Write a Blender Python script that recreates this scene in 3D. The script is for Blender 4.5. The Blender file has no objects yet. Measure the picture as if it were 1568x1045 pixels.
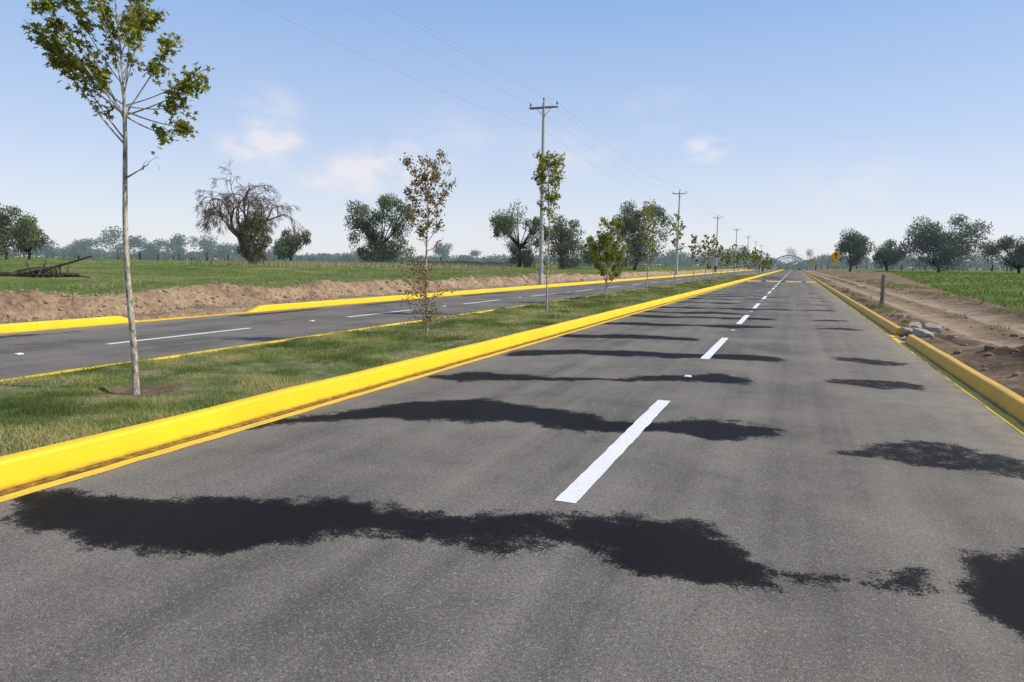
import bpy, math, random
import numpy as np
from mathutils import Vector, Matrix
random.seed(7); RNG=np.random.default_rng(11)
S=bpy.context.scene
S.view_settings.view_transform='Standard'; S.view_settings.look='None'; S.view_settings.exposure=0

# ------------------------------------------------------------ numpy noise
def _h(ix,iy,s):
    n=(ix.astype(np.int64)*374761393+iy.astype(np.int64)*668265263+s*1442695041)&0x7fffffff
    n=((n^(n>>13))*1274126177)&0x7fffffff
    n=(n^(n>>16))&0x7fffffff
    return n/float(0x7fffffff)
def vnoise(x,y,s=0):
    x=np.asarray(x,float);y=np.asarray(y,float);x,y=np.broadcast_arrays(x,y)
    ix=np.floor(x);iy=np.floor(y);fx=x-ix;fy=y-iy
    fx=fx*fx*(3-2*fx);fy=fy*fy*(3-2*fy)
    a=_h(ix,iy,s);b=_h(ix+1,iy,s);c=_h(ix,iy+1,s);d=_h(ix+1,iy+1,s)
    return (a*(1-fx)+b*fx)*(1-fy)+(c*(1-fx)+d*fx)*fy
def fbm(x,y,o=4,s=0):
    r=0;a=.5;t=0
    for i in range(o):
        r=r+a*vnoise(np.asarray(x)*2**i,np.asarray(y)*2**i,s+i);t+=a;a*=.5
    return r/t
def sm(t):
    t=np.clip(t,0,1);return t*t*(3-2*t)

# ------------------------------------------------------------ mesh builder
class MB:
    def __init__(s): s.V=[];s.F=[];s.n=0
    def add(s,V,F,mat=0,tint=.5):
        V=np.asarray(V,float).reshape(-1,3);F=np.asarray(F,int)
        s.V.append(V);t=np.broadcast_to(np.asarray(tint,float),(len(F),))
        s.F.append((F+s.n,mat,t));s.n+=len(V)
    def polys(s,P,mat=0,tint=.5):   # P (n,k,3)
        n,k,_=P.shape
        s.add(P.reshape(-1,3),np.arange(n*k).reshape(n,k),mat,tint)
    def box(s,c,d,mat=0,tint=.5,R=None):
        c=np.array(c,float);d=np.array(d,float)/2
        q=np.array([[x,y,z] for x in(-1,1) for y in(-1,1) for z in(-1,1)])*d
        if R is not None:q=q@np.array(R).T
        s.add(q+c,[[0,1,3,2],[4,6,7,5],[0,4,5,1],[2,3,7,6],[0,2,6,4],[1,5,7,3]],mat,tint)
    def tube(s,P,r,k=6,mat=0,tint=.5,cap=True):
        P=np.asarray(P,float);n=len(P);r=np.broadcast_to(np.asarray(r,float),(n,))
        D=np.gradient(P,axis=0);D/=np.linalg.norm(D,axis=1)[:,None]+1e-9
        ref=np.array([1,0,0.]) if abs(D[:,2]).mean()>.7 else np.array([0,0,1.])
        U=np.cross(D,ref);U/=np.linalg.norm(U,axis=1)[:,None]+1e-9
        W=np.cross(D,U)
        a=np.arange(k)*2*math.pi/k
        V=P[:,None,:]+r[:,None,None]*(np.cos(a)[None,:,None]*U[:,None,:]+np.sin(a)[None,:,None]*W[:,None,:])
        i=np.arange(n-1)[:,None];j=np.arange(k)[None,:];j2=(j+1)%k
        F=np.stack([i*k+j,i*k+j2,(i+1)*k+j2,(i+1)*k+j],-1).reshape(-1,4)
        s.add(V.reshape(-1,3),F,mat,tint)
        if cap:
            s.add(V[-1],[list(range(k))],mat,tint);s.add(V[0],[list(range(k))[::-1]],mat,tint)
    def obj(s,name,mats,smooth=True,loc=(0,0,0),parent=None):
        V=np.concatenate(s.V);me=bpy.data.meshes.new(name)
        loops=np.concatenate([f.reshape(-1) for f,_,_ in s.F])
        sizes=np.concatenate([np.full(len(f),f.shape[1]) for f,_,_ in s.F])
        mi=np.concatenate([np.full(len(f),m) for f,m,_ in s.F])
        ti=np.concatenate([t for _,_,t in s.F])
        me.vertices.add(len(V));me.vertices.foreach_set('co',V.astype(np.float32).ravel())
        me.loops.add(len(loops));me.loops.foreach_set('vertex_index',loops.astype(np.int32))
        me.polygons.add(len(sizes))
        st=np.concatenate([[0],np.cumsum(sizes)[:-1]])
        me.polygons.foreach_set('loop_start',st.astype(np.int32))
        me.polygons.foreach_set('material_index',mi.astype(np.int32))
        me.polygons.foreach_set('use_smooth',np.full(len(sizes),smooth))
        for m in mats:me.materials.append(m)
        me.update(calc_edges=True)
        at=me.attributes.new('tint','FLOAT','FACE');at.data.foreach_set('value',ti.astype(np.float32))
        o=bpy.data.objects.new(name,me);S.collection.objects.link(o);o.location=loc
        if parent:o.parent=parent
        return o

# ------------------------------------------------------------ node helpers
class M:
    def __init__(s,name):
        s.m=bpy.data.materials.new(name);s.m.use_nodes=True;s.t=s.m.node_tree
        s.b=s.t.nodes['Principled BSDF'];s.out=s.t.nodes['Material Output']
        s.b.inputs['Specular IOR Level'].default_value=.3
        s.pos=s.t.nodes.new('ShaderNodeNewGeometry').outputs['Position']
    def L(s,a,b):s.t.links.new(a,b)
    def set(s,sock,v):
        if isinstance(v,bpy.types.NodeSocket):s.L(v,sock)
        elif isinstance(v,(tuple,list)):
            sock.default_value=tuple(v)+((1,) if len(v)==3 and len(sock.default_value)==4 else ())
        else:sock.default_value=v
    def vec(s,sx,sy,sz,src=None):
        n=s.t.nodes.new('ShaderNodeVectorMath');n.operation='MULTIPLY';s.L(src or s.pos,n.inputs[0]);n.inputs[1].default_value=(sx,sy,sz);return n.outputs[0]
    def noise(s,scale,detail=4,rough=.55,vec=None,dist=0):
        n=s.t.nodes.new('ShaderNodeTexNoise');s.L(vec or s.pos,n.inputs['Vector'])
        n.inputs['Scale'].default_value=scale;n.inputs['Detail'].default_value=detail;n.inputs['Roughness'].default_value=rough;n.inputs['Distortion'].default_value=dist
        return n.outputs['Fac']
    def vor(s,scale,vec=None,out='Distance'):
        n=s.t.nodes.new('ShaderNodeTexVoronoi');s.L(vec or s.pos,n.inputs['Vector']);n.inputs['Scale'].default_value=scale
        return n.outputs[out]
    def ramp(s,f,stops):
        n=s.t.nodes.new('ShaderNodeValToRGB');s.L(f,n.inputs[0]);e=n.color_ramp.elements
        while len(e)<len(stops):e.new(.5)
        for q,(p,c) in zip(e,stops):
            q.position=p;q.color=(c,c,c,1) if isinstance(c,(int,float)) else tuple(c)+(1,)
        return n.outputs[0]
    def mix(s,f,a,b,mode='MIX'):
        n=s.t.nodes.new('ShaderNodeMix');n.data_type='RGBA';n.blend_type=mode
        s.set(n.inputs[0],f);s.set(n.inputs[6],a);s.set(n.inputs[7],b);return n.outputs[2]
    def math(s,op,a,b=0,clamp=False):
        n=s.t.nodes.new('ShaderNodeMath');n.operation=op;n.use_clamp=clamp;s.set(n.inputs[0],a);s.set(n.inputs[1],b);return n.outputs[0]
    def attr(s,name):
        n=s.t.nodes.new('ShaderNodeAttribute');n.attribute_name=name;return n.outputs['Fac']
    def bump(s,h,strength=.5,dist=.01):
        n=s.t.nodes.new('ShaderNodeBump');n.inputs['Strength'].default_value=strength;n.inputs['Distance'].default_value=dist
        s.L(h,n.inputs['Height']);s.L(n.outputs[0],s.b.inputs['Normal']);return n.outputs[0]
    def col(s,c):s.set(s.b.inputs['Base Color'],c)
    def rough(s,r):s.set(s.b.inputs['Roughness'],r)

def simple(name,c,r=.7,var=.25,scale=4,metal=0):
    m=M(name);n=m.noise(scale,5)
    m.col(m.mix(n,tuple(x*(1-var) for x in c),tuple(min(1,x*(1+var)) for x in c)));m.rough(r)
    m.b.inputs['Metallic'].default_value=metal
    m.bump(m.noise(scale*8,3),.2,.01);return m.m
def foliage(name,dark,mid,light,trans=.3,haze_glow=None):
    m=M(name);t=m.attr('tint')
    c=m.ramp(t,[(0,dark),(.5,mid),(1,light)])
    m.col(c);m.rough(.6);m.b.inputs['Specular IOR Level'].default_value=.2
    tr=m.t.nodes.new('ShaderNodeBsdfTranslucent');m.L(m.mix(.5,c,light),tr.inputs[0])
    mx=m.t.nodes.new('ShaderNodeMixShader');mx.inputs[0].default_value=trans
    m.L(m.b.outputs[0],mx.inputs[1]);m.L(tr.outputs[0],mx.inputs[2]);m.L(mx.outputs[0],m.out.inputs[0])
    if haze_glow:
        m.set(m.b.inputs['Emission Color'],haze_glow);m.b.inputs['Emission Strength'].default_value=1  # distance haze painted on as a faint bluish emission of the leaves
    return m.m

# asphalt
def asphalt(name):
    m=M(name)
    st=m.noise(1.0,4,.6,m.vec(2.1,.05,1));bl=m.noise(.6,5,.65);fine=m.noise(150,2,.7);mid=m.noise(42,3,.75)
    base=m.ramp(st,[(.32,(.115,.105,.092)),(.68,(.27,.243,.20))])
    base=m.mix(m.ramp(bl,[(.46,0),(.66,.65)]),base,(.33,.29,.23))
    base=m.mix(m.ramp(bl,[(.32,.7),(.46,0)]),base,(.095,.088,.08))
    base=m.mix(m.ramp(mid,[(.36,.55),(.54,0)]),base,(.07,.066,.06))
    base=m.mix(m.ramp(fine,[(.40,.75),(.56,0)]),base,(.05,.047,.043))
    base=m.mix(m.ramp(m.vor(130,out='Color'),[(.70,0),(.97,.5)]),base,(.46,.42,.345))
    dust=m.attr('dust');base=m.mix(m.math('MULTIPLY',dust,m.ramp(m.noise(3,5,.7),[(.3,.3),(.7,1)])),base,(.36,.295,.21))
    w=m.attr('wet')
    wn=m.math('ADD',w,m.math('ADD',m.math('MULTIPLY',m.math('SUBTRACT',m.noise(7,5,.75),.5),1.3),m.math('MULTIPLY',m.math('SUBTRACT',m.noise(60,3,.8),.5),1.1)))
    wf=m.ramp(wn,[(.40,0),(.48,.86),(.70,1)])
    wetc=m.mix(1.0,base,(.05,.052,.058),'MULTIPLY')
    m.col(m.mix(wf,base,wetc))
    m.rough(m.mix(wf,(.92,)*3,(.75,)*3));m.b.inputs['Specular IOR Level'].default_value=.14
    h=m.math('ADD',m.math('MULTIPLY',mid,.5),m.math('MULTIPLY',fine,.6))
    m.bump(h,.8,.007);return m.m
ASPH=asphalt('asphalt');
def paint(name,c,wear=.35,under=(.1,.1,.09),dirt=(.3,.2,.08)):
    m=M(name);n=m.noise(14,6,.75);n2=m.noise(2.2,5,.6);fine=m.noise(110,2,.6)
    k=m.mix(m.ramp(n2,[(.35,0),(.75,.35)]),c,dirt)
    k=m.mix(m.ramp(n,[(.60,0),(.60+.12,wear)]),k,under)
    k=m.mix(m.ramp(fine,[(.32,.6),(.48,0)]),k,tuple(x*.45 for x in c))
    m.col(k);m.rough(.7);m.bump(m.math('ADD',fine,m.math('MULTIPLY',m.noise(25,4),.8)),.5,.004);return m.m
WHITE=paint('road_paint_white',(.80,.79,.75),.5,(.25,.25,.23),(.6,.58,.52))
YLINE=paint('road_paint_yellow',(.85,.56,.06),.75)
def kerbmat(name,a,b,dirt=1.):
    m=M(name)
    sp=m.t.nodes.new('ShaderNodeSeparateXYZ');m.L(m.pos,sp.inputs[0]);z=sp.outputs[2]
    n=m.noise(5,6,.7);n2=m.noise(28,4,.7,m.vec(1,1,.25))
    c=m.mix(m.ramp(m.noise(1.3,4),[(.3,0),(.7,1)]),a,b)
    c=m.mix(m.ramp(n,[(.62-.12*(dirt-1),0),(.85,.5*dirt)]),c,(.55,.36,.06))
    c=m.mix(m.ramp(n2,[(.64,0),(.75,.5*dirt)]),c,(.35,.25,.1))
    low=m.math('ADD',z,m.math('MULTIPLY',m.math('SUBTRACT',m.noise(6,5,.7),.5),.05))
    c=m.mix(m.ramp(low,[(.0,.8),(.035,0)]),c,(.24,.14,.04))  # dirt and base shade painted over the kerb's lower edge
    m.col(c);m.rough(.55);m.b.inputs['Specular IOR Level'].default_value=.3
    m.bump(m.math('ADD',m.noise(14,5,.6),m.math('MULTIPLY',m.noise(90,2),.3)),.4,.014);return m.m
KERB=kerbmat('kerb_paint_yellow',(.90,.60,.014),(.84,.53,.014))
KERBD=kerbmat('kerb_paint_yellow_dusty',(.78,.44,.035),(.58,.34,.06),1.7)
def foot_shade_mat():
    m=M('kerb_foot_shade_ochre');m.col(m.ramp(m.noise(11,6,.75),[(.35,(.10,.06,.02)),(.5,(.22,.13,.025)),(.68,(.5,.31,.03))]));m.rough(.9)  # shade under the kerb lip painted as ragged dark ochre
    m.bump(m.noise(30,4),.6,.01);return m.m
FOOT_SHADE=foot_shade_mat()
# terrain
def terrain():
    m=M('terrain_soil_and_grass')
    n=m.noise(.8,6,.65);f=m.noise(8,5,.75)
    nf=m.math('ADD',m.math('MULTIPLY',n,.5),m.math('MULTIPLY',f,.5))
    sand=m.ramp(nf,[(.36,(.14,.09,.055)),(.5,(.33,.23,.145)),(.64,(.50,.375,.25))])
    brown=m.ramp(nf,[(.36,(.085,.055,.033)),(.5,(.22,.15,.093)),(.64,(.38,.275,.175))])
    c=m.mix(m.attr('right'),sand,brown)
    c=m.mix(m.math('MULTIPLY',m.attr('track'),m.ramp(n,[(.3,.35),(.6,.85)])),c,(.47,.35,.235))
    c=m.mix(m.attr('dark'),c,(.035,.024,.018))
    pn=m.noise(.16,6,.72)
    g=m.ramp(pn,[(.32,(.08,.125,.022)),(.48,(.13,.185,.035)),(.58,(.22,.235,.07)),(.70,(.33,.27,.13))])
    g=m.mix(m.ramp(f,[(.35,.55),(.6,0)]),g,(.05,.07,.018))
    ga=m.math('ADD',m.attr('grass'),m.math('MULTIPLY',m.math('SUBTRACT',m.noise(1.6,6,.75),.5),1.25))
    c=m.mix(m.ramp(ga,[(.42,0),(.58,1)]),c,g)
    m.col(c);m.rough(.95);m.b.inputs['Specular IOR Level'].default_value=.1
    m.bump(m.noise(5,7,.72),.9,.10);return m.m
TERR=terrain()
def turf():
    m=M('median_turf_soil');n=m.noise(2.5,6,.7)
    c=m.ramp(n,[(.34,(.08,.12,.025)),(.48,(.14,.175,.045)),(.58,(.28,.235,.11)),(.7,(.34,.27,.15))])
    c=m.mix(m.ramp(m.noise(30,3),[(.3,.5),(.6,0)]),c,(.05,.06,.02))
    c=m.mix(m.attr('bare'),c,m.ramp(m.noise(14,6,.7),[(.3,(.07,.042,.027)),(.7,(.28,.18,.11))]))
    m.col(c);m.rough(.95);m.bump(m.noise(22,5,.8),1,.03);return m.m
TURF=turf()
BLADE=foliage('grass_blades',(.075,.12,.02),(.19,.27,.045),(.52,.44,.18),.3)
FIELD=foliage('field_grass_blades',(.08,.125,.025),(.17,.24,.05),(.48,.39,.24),.3)
CROP=foliage('crop_leaves',(.06,.12,.022),(.14,.23,.035),(.27,.33,.08),.3)
LEAF_A=foliage('young_tree_leaves_green',(.06,.08,.012),(.18,.215,.024),(.46,.42,.06),.4)
LEAF_B=foliage('young_tree_leaves_russet',(.11,.075,.018),(.18,.17,.04),(.42,.22,.08),.35)
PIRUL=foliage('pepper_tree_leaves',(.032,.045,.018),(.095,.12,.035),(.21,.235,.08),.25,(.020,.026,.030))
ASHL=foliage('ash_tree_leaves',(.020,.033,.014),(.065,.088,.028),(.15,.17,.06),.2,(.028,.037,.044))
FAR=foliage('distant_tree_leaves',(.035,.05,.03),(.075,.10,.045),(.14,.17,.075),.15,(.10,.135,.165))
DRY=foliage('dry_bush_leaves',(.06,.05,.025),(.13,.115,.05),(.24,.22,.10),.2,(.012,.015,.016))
def bark(name,a,b,sc=18):
    m=M(name);n=m.noise(sc,5,.7,m.vec(1,1,.5));m.col(m.ramp(n,[(.38,a),(.62,b)]));m.rough(.85);m.bump(n,.6,.01);return m.m
BARK_Y=bark('young_bark_pale',(.16,.125,.09),(.60,.54,.45),26)
BARK_D=bark('old_bark_dark',(.04,.03,.02),(.13,.10,.07),3)
BARK_R=bark('dry_branch_bark',(.085,.062,.048),(.20,.15,.12),3)
CONC=simple('pole_concrete',(.46,.44,.41),.85,.2,2)
STEEL=simple('galvanised_steel',(.30,.30,.30),.5,.2,5,.4)
CERAM=simple('insulator_ceramic',(.12,.07,.05),.3)
WIRE=simple('wire_aluminium',(.45,.47,.50),.5,.1)
ROCK=simple('broken_concrete',(.36,.30,.24),.9,.4,9)
WOOD=bark('weathered_wood',(.12,.09,.07),(.30,.25,.20),9)

# ------------------------------------------------------------ terrain sheet
def bank_edge(y):return 17.0+1.0*(fbm(y*.22,3.3,3,5)-.5)+.5*(fbm(y*1.3,1.1,2,8)-.5)
def ground(x,y):
    x=np.asarray(x,float);y=np.asarray(y,float);x,y=np.broadcast_arrays(x,y)
    n=fbm(x*.9,y*.9,4,1)-.5;n2=fbm(x*3.1,y*3.1,4,2)-.5
    d=-x;e=bank_edge(y);b=sm((d-e)/.85)
    zl=.13+.10*n+.05*n2+b*(.50+.35*(fbm(y*.3,7,3,9)-.5))+n2*.42*np.exp(-((d-e-.5)/.75)**2)
    zl=zl+.28*sm((d-18.5)/30)+.12*n*sm((d-17)/2)
    zr=.10+.07*n+.07*n2
    zr=zr-.06*np.exp(-((x-4.0-.25*(fbm(y*.1,2,2,3)-.5))/.24)**2)-.07*np.exp(-((x-5.5-.4*(fbm(y*.1,2,2,3)-.5))/.28)**2)
    zr=zr+.34*np.exp(-((x-3.75)/.5)**2-((y-13.0)/1.9)**2)*(1+1.2*n2)   # soil heap
    zr=zr+.22*np.exp(-((x-6.9)/.6)**2)*(0.7+2*n)*sm((60-y)/20)
    zr=zr+.10*np.exp(-((x-3.0)/.25)**2)*(.5+2.5*n)
    zr=zr+.7*sm((x-4)/14)*sm((y-20)/110)
    return np.where(x<-15.3,zl,np.where(x>2.46,zr,-.06))
def gz(x,y):return float(ground(np.array([x]),np.array([y]))[0])
def axis(a,b,fine0,fine1,st,gr):
    v=list(np.arange(fine0,fine1+1e-6,st));s=st;q=fine1
    while q<b:s*=gr;q+=s;v.append(q)
    s=st;q=fine0
    while q>a:s*=gr;q-=s;v.insert(0,q)
    return np.array(v)
def grid(name,xs,ys,zf,mat,attrs):
    X,Y=np.meshgrid(xs,ys);Z=zf(X,Y);nx,ny=len(xs),len(ys)
    mb=MB();i=np.arange(ny-1)[:,None];j=np.arange(nx-1)[None,:]
    F=np.stack([i*nx+j,i*nx+j+1,(i+1)*nx+j+1,(i+1)*nx+j],-1).reshape(-1,4)
    mb.add(np.stack([X,Y,Z],-1).reshape(-1,3),F)
    o=mb.obj(name,[mat])
    for k,f in attrs.items():
        a=o.data.attributes.new(k,'FLOAT','POINT');a.data.foreach_set('value',f(X,Y).astype(np.float32).ravel())
    return o
xs=np.concatenate([np.array([q for q in axis(-3000,0,-19.5,-15.4,.10,1.12) if q<=-15.39]),
   np.array([-15.31,-15.29,-10,-5,0,2.40,2.45,2.47]),
   np.arange(2.55,8.5,.1), np.array([q for q in axis(8,3000,8.5,8.6,.12,1.12) if q>8.55])])
xs=np.unique(xs)
ys=axis(-200,3500,-2,42,.14,1.035)
def cropedge(y):return 6.9+(np.clip(y,0,140)-26)*.075
def a_grass(x,y):
    d=-x;g=np.where(x<0,sm((d-bank_edge(y)-.75)/.7),0)
    r=np.where(x>2.5,sm((x-cropedge(y))/.8),0)
    r=np.maximum(r,np.where((x>2.5)&(x<4.2),sm((y-24)/10)*.62*(fbm(x*.8,y*.3,3,4)>.5),0))
    return np.where(x<0,g*(.85-.22*(fbm(x*.1,y*.1,3,21)>.55)),r*.66)
grid('terrain',xs,ys,ground,TERR,{'grass':a_grass,
  'right':lambda x,y:(x>0)*1.0,
  'track':lambda x,y:(x>0)*np.clip(np.exp(-((x-4.0)/.35)**2)+np.exp(-((x-5.5)/.4)**2),0,1),
  'dark':lambda x,y:(x>0)*(.95*np.exp(-((x-3.5)/.6)**2-((y-12.6)/2.0)**2)+.8*np.exp(-((x-2.9)/.4)**2)*(fbm(x*.8,y*.35,3,70)>.52)*(y<60)+.6*np.exp(-((x-7.7)/.45)**2)*(y<45)*(fbm(x,y*.3,3,77)+.3)).clip(0,.95)})

# ------------------------------------------------------------ roads
chains=[
 [(-4.62,2.72,.08),(-4.32,2.82,.24),(-3.64,2.84,.44),(-3.1,3.07,.46),(-2.75,3.25,.32),(-2.38,3.4,.21),(-1.78,3.55,.15),(-1.2,3.69,.17),(-.95,3.78,.32),(-.6,3.78,.46),(-.35,3.65,.34),(-.2,3.52,.16)],
 [(-.05,3.72,.05),(.15,3.76,.08),(.3,3.76,.04)],[(.5,3.8,.03),(.62,3.82,.07),(.7,3.85,.04)],
 [(1.15,3.6,.24),(1.3,4.1,.38),(1.7,4.5,.25),(1.6,3.2,.2)],
 [(-4.75,5.0,.08),(-4.3,5.75,.17),(-3.7,6.35,.38),(-3.06,6.7,.50),(-2.5,6.75,.40),(-1.8,6.5,.22),(-1.2,6.7,.24),(-.76,6.85,.42),(-.35,6.95,.30)],
 [(.4,6.45,.05),(.8,6.6,.2),(1.3,6.7,.36),(1.7,6.6,.25)],
 [(-4.6,8.4,.14),(-4.2,8.5,.30),(-3.84,8.66,.34),(-3.3,8.9,.2),(-2.3,9.2,.10),(-1.4,9.75,.2),(-1.0,9.92,.40),(-.75,9.95,.32)],
 [(.8,10.6,.2),(1.1,10.5,.4),(1.45,10.5,.34)],
 [(-4.5,11.0,.2),(-4.3,11.4,.34),(-3.6,11.9,.32),(-2.9,12.1,.42),(-2.2,12.2,.36),(-1.54,12.3,.3),(-.8,12.5,.36),(-.36,12.5,.32)],
 [(1.0,13.2,.34),(1.5,13.0,.34)]]
r2=random.Random(4);yy=14.6
while yy<120:
    x0=-4.6;c=[];xe=r2.uniform(-1.6,.2)
    while x0<xe:
        c.append((x0,yy+.25*(x0+4.6)+r2.uniform(-.2,.2),r2.uniform(.15,.55)));x0+=r2.uniform(.5,.9)
    chains.append(c)
    if r2.random()<.75:chains.append([(r2.uniform(.3,.8),yy+1.3,.2),(1.2,yy+1.4,r2.uniform(.3,.5))])
    yy+=r2.uniform(2.0,4.0)
def wet(x,y):
    xx=x+.42*(fbm(x*1.9,y*1.9,5,31)-.5);yw=y+.55*(fbm(x*2.1,y*2.1,5,41)-.5)
    best=np.zeros(x.shape)
    for c in chains:
        ymin=min(p[1] for p in c)-1.2;ymax=max(p[1] for p in c)+1.2
        mk=(y>ymin)&(y<ymax)
        if not mk.any() or len(c)<2:continue
        X=xx[mk];Y=yw[mk];b=np.zeros(X.shape);fade=.62 if c[0][0]>.2 else (.6 if c[0][0]>-.2 else 1.0)
        for p,q in zip(c[:-1],c[1:]):
            dx,dy=q[0]-p[0],q[1]-p[1];L=dx*dx+dy*dy+1e-6
            t=np.clip(((X-p[0])*dx+(Y-p[1])*dy)/L,0,1);r=p[2]+(q[2]-p[2])*t
            d=np.hypot(X-p[0]-t*dx,Y-p[1]-t*dy)
            b=np.maximum(b,np.clip(.5+(r-d)/.38,-.1,fade if (c[0][1]>5 or (c[0][0]>-.2 and c[0][0]<.9)) else 1.1))
        best[mk]=np.maximum(best[mk],b)
    return np.where(best>0,best,-.35)
def dust(x,y):return np.clip(.75*np.exp(-((x-2.2)/.5)**2)+.25*np.exp(-((x-1.2)/.9)**2)+.45*np.exp(-((x+4.7)/.18)**2),0,.8)
grid('road',np.linspace(-5.0,2.40,150),axis(-6,1400,-.5,16,.05,1.025),lambda x,y:x*0,ASPH,{'wet':wet,'dust':dust})
def wet2(x,y):
    return np.where(fbm(y*.3,x*.3,3,3)>.50,.9*np.exp(-((x+14.5)/.45)**2)-.3,-.35)
grid('road',np.linspace(-15.2,-8.2,60),axis(-6,1400,-.5,16,.2,1.03),lambda x,y:x*0,ASPH,{'wet':wet2,'dust':lambda x,y:.5*np.exp(-((x+15.0)/.4)**2)})

# markings
def strip(mb,x0,x1,y0,y1,z=.004,st=.5,j=.004):
    n=max(2,int((y1-y0)/st)+1);n=min(n,300);y=np.linspace(y0,y1,n)
    a=x0+RNG.normal(0,j,n);b=x1+RNG.normal(0,j,n)
    V=np.concatenate([np.stack([a,y,np.full(n,z)],1),np.stack([b,y,np.full(n,z)],1)])
    i=np.arange(n-1);mb.add(V,np.stack([i,i+n,i+n+1,i+1],1))
mb=MB()
for k in range(-1,60):strip(mb,-1.42,-1.27,4.26+7.75*k,4.26+7.75*k+3.8,st=.12,j=.003)
for k in range(-1,60):strip(mb,-11.8,-11.66,8.8+7.4*k,8.8+7.4*k+3.6,st=.3)
mb.obj('lane_marking',[WHITE],False)
mb=MB()
strip(mb,-4.83,-4.71,-5,60,st=.25,j=.006);strip(mb,-4.83,-4.71,60,900)
strip(mb,2.15,2.26,-5,60,st=.25,j=.01);strip(mb,2.15,2.26,60,900)
mb.obj('edge_marking',[YLINE],False)
def kerb(name,xf,side,h,ys,hf=None,w=.16,mat=None):
    prof=[(0,-.03),(0.0,.0),(.018,h*.55),(.03,h-.03),(.042,h-.008),(.065,h),(w-.02,h),(w,h-.02),(w,-.03)]
    n=len(ys);k=len(prof);V=[]
    for y in ys:
        hh=1 if hf is None else hf(y)
        wob=.014*(float(fbm(y*.5,1.7,3,12))-.5)*2;wz=.010*(float(fbm(y*.7,5.7,3,15))-.5)*2
        for (px,pz) in prof:V.append((xf+side*(px+wob),y,pz*hh+(wz if pz>.02 else 0)))
    i=np.arange(n-1)[:,None];j=np.arange(k-1)[None,:]
    F=np.stack([i*k+j,i*k+j+1,(i+1)*k+j+1,(i+1)*k+j],-1).reshape(-1,4)
    if side<0:F=F[:,::-1]
    mb=MB();mb.add(np.array(V),F)
    mb.add(np.array(V[:k]),[list(range(k))]);mb.add(np.array(V[-k:]),[list(range(k))])
    return mb.obj(name,[mat or KERB],False)
ya=axis(-5,1000,-2,40,.25,1.08)
kerb('median_kerb',-4.94,-1,.20,ya)
kerb('median_kerb',-8.50,1,.18,ya)
kerb('road_kerb',-15.1,-1,.19,ya,lambda y:1-.86*float(sm((y-11.7)/.5)*sm((16.6-y)/.6)),.2)
kerb('road_kerb',2.30,1,.18,np.arange(-4,17.0,.25),mat=KERBD)
kerb('road_kerb',2.30,1,.18,np.array([q for q in ya if q>18.4]),mat=KERBD)
mb=MB();strip(mb,-4.95,-4.84,-5,70,.006,.25,.007);strip(mb,-4.95,-4.84,70,900,.006);mb.obj('kerb_shade_strip',[FOOT_SHADE],False)  # dark strip laid along the kerb base to stand for its shade
# median turf
tree_xy=[(-6.60,5.25),(-6.66,11.8),(-6.9,19.6),(-6.95,26.9),(-7.0,35.3)]
yq=43.5
while yq<225:tree_xy.append((-6.8+random.uniform(-.25,.25),yq));yq+=random.uniform(7.2,8.6)*(1 if yq<150 else 1.3)
def bare(x,y):
    b=np.zeros(x.shape)
    for tx,ty in tree_xy[:12]:
        r=np.hypot((x-tx),(y-ty))+.40*(fbm(x*4,y*4,3,6)-.5);b=np.maximum(b,sm((.48-r)/.22))
    return b
def mz(x,y):return .165+.03*(fbm(x*1.5,y*1.5,3,17)-.5)*2+.02*np.sin((x+5.1)/3.2*-math.pi)-.06*bare(x,y)
grid('median_lawn',np.linspace(-8.36,-5.08,60),axis(-5,1000,0,30,.07,1.05),mz,TURF,{'bare':bare})
def blades(mb,x,y,z,h,w,tint,lean=.5):
    n=len(x);a=RNG.uniform(0,2*math.pi,n);l=RNG.uniform(0,lean,n)*h;la=RNG.uniform(0,2*math.pi,n)
    P=np.zeros((n,3,3));dx=np.cos(a)*w/2;dy=np.sin(a)*w/2
    P[:,0]=np.stack([x-dx,y-dy,z-.01],1);P[:,1]=np.stack([x+dx,y+dy,z-.01],1)
    P[:,2]=np.stack([x+np.cos(la)*l,y+np.sin(la)*l,z+h],1)
    mb.polys(P,0,tint)
N=300000;y=np.exp(RNG.uniform(math.log(2.2),math.log(110),N));x=RNG.uniform(-8.4,-5.06,N)
k=(fbm(x*2.2,y*2.2,4,51)+RNG.normal(0,.08,N)>.46)&(bare(x,y)<RNG.uniform(.1,1.0,N));x=x[k];y=y[k];n=len(x)
t=np.clip(.40+3.0*(fbm(x*1.3,y*1.0,4,61)-.47)+RNG.normal(0,.17,n)+.5*bare(x,y),0,1)
sc=np.clip(y/9,.8,4)
mb=MB();blades(mb,x,y,mz(x,y),RNG.uniform(.015,.05,n)*np.clip(sc,1,1.25)*(1+.9*(fbm(x*3,y*3,2,8)>.6)),.008*sc,t,1.3)
mb.obj('lawn_grass',[BLADE],False)
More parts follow.
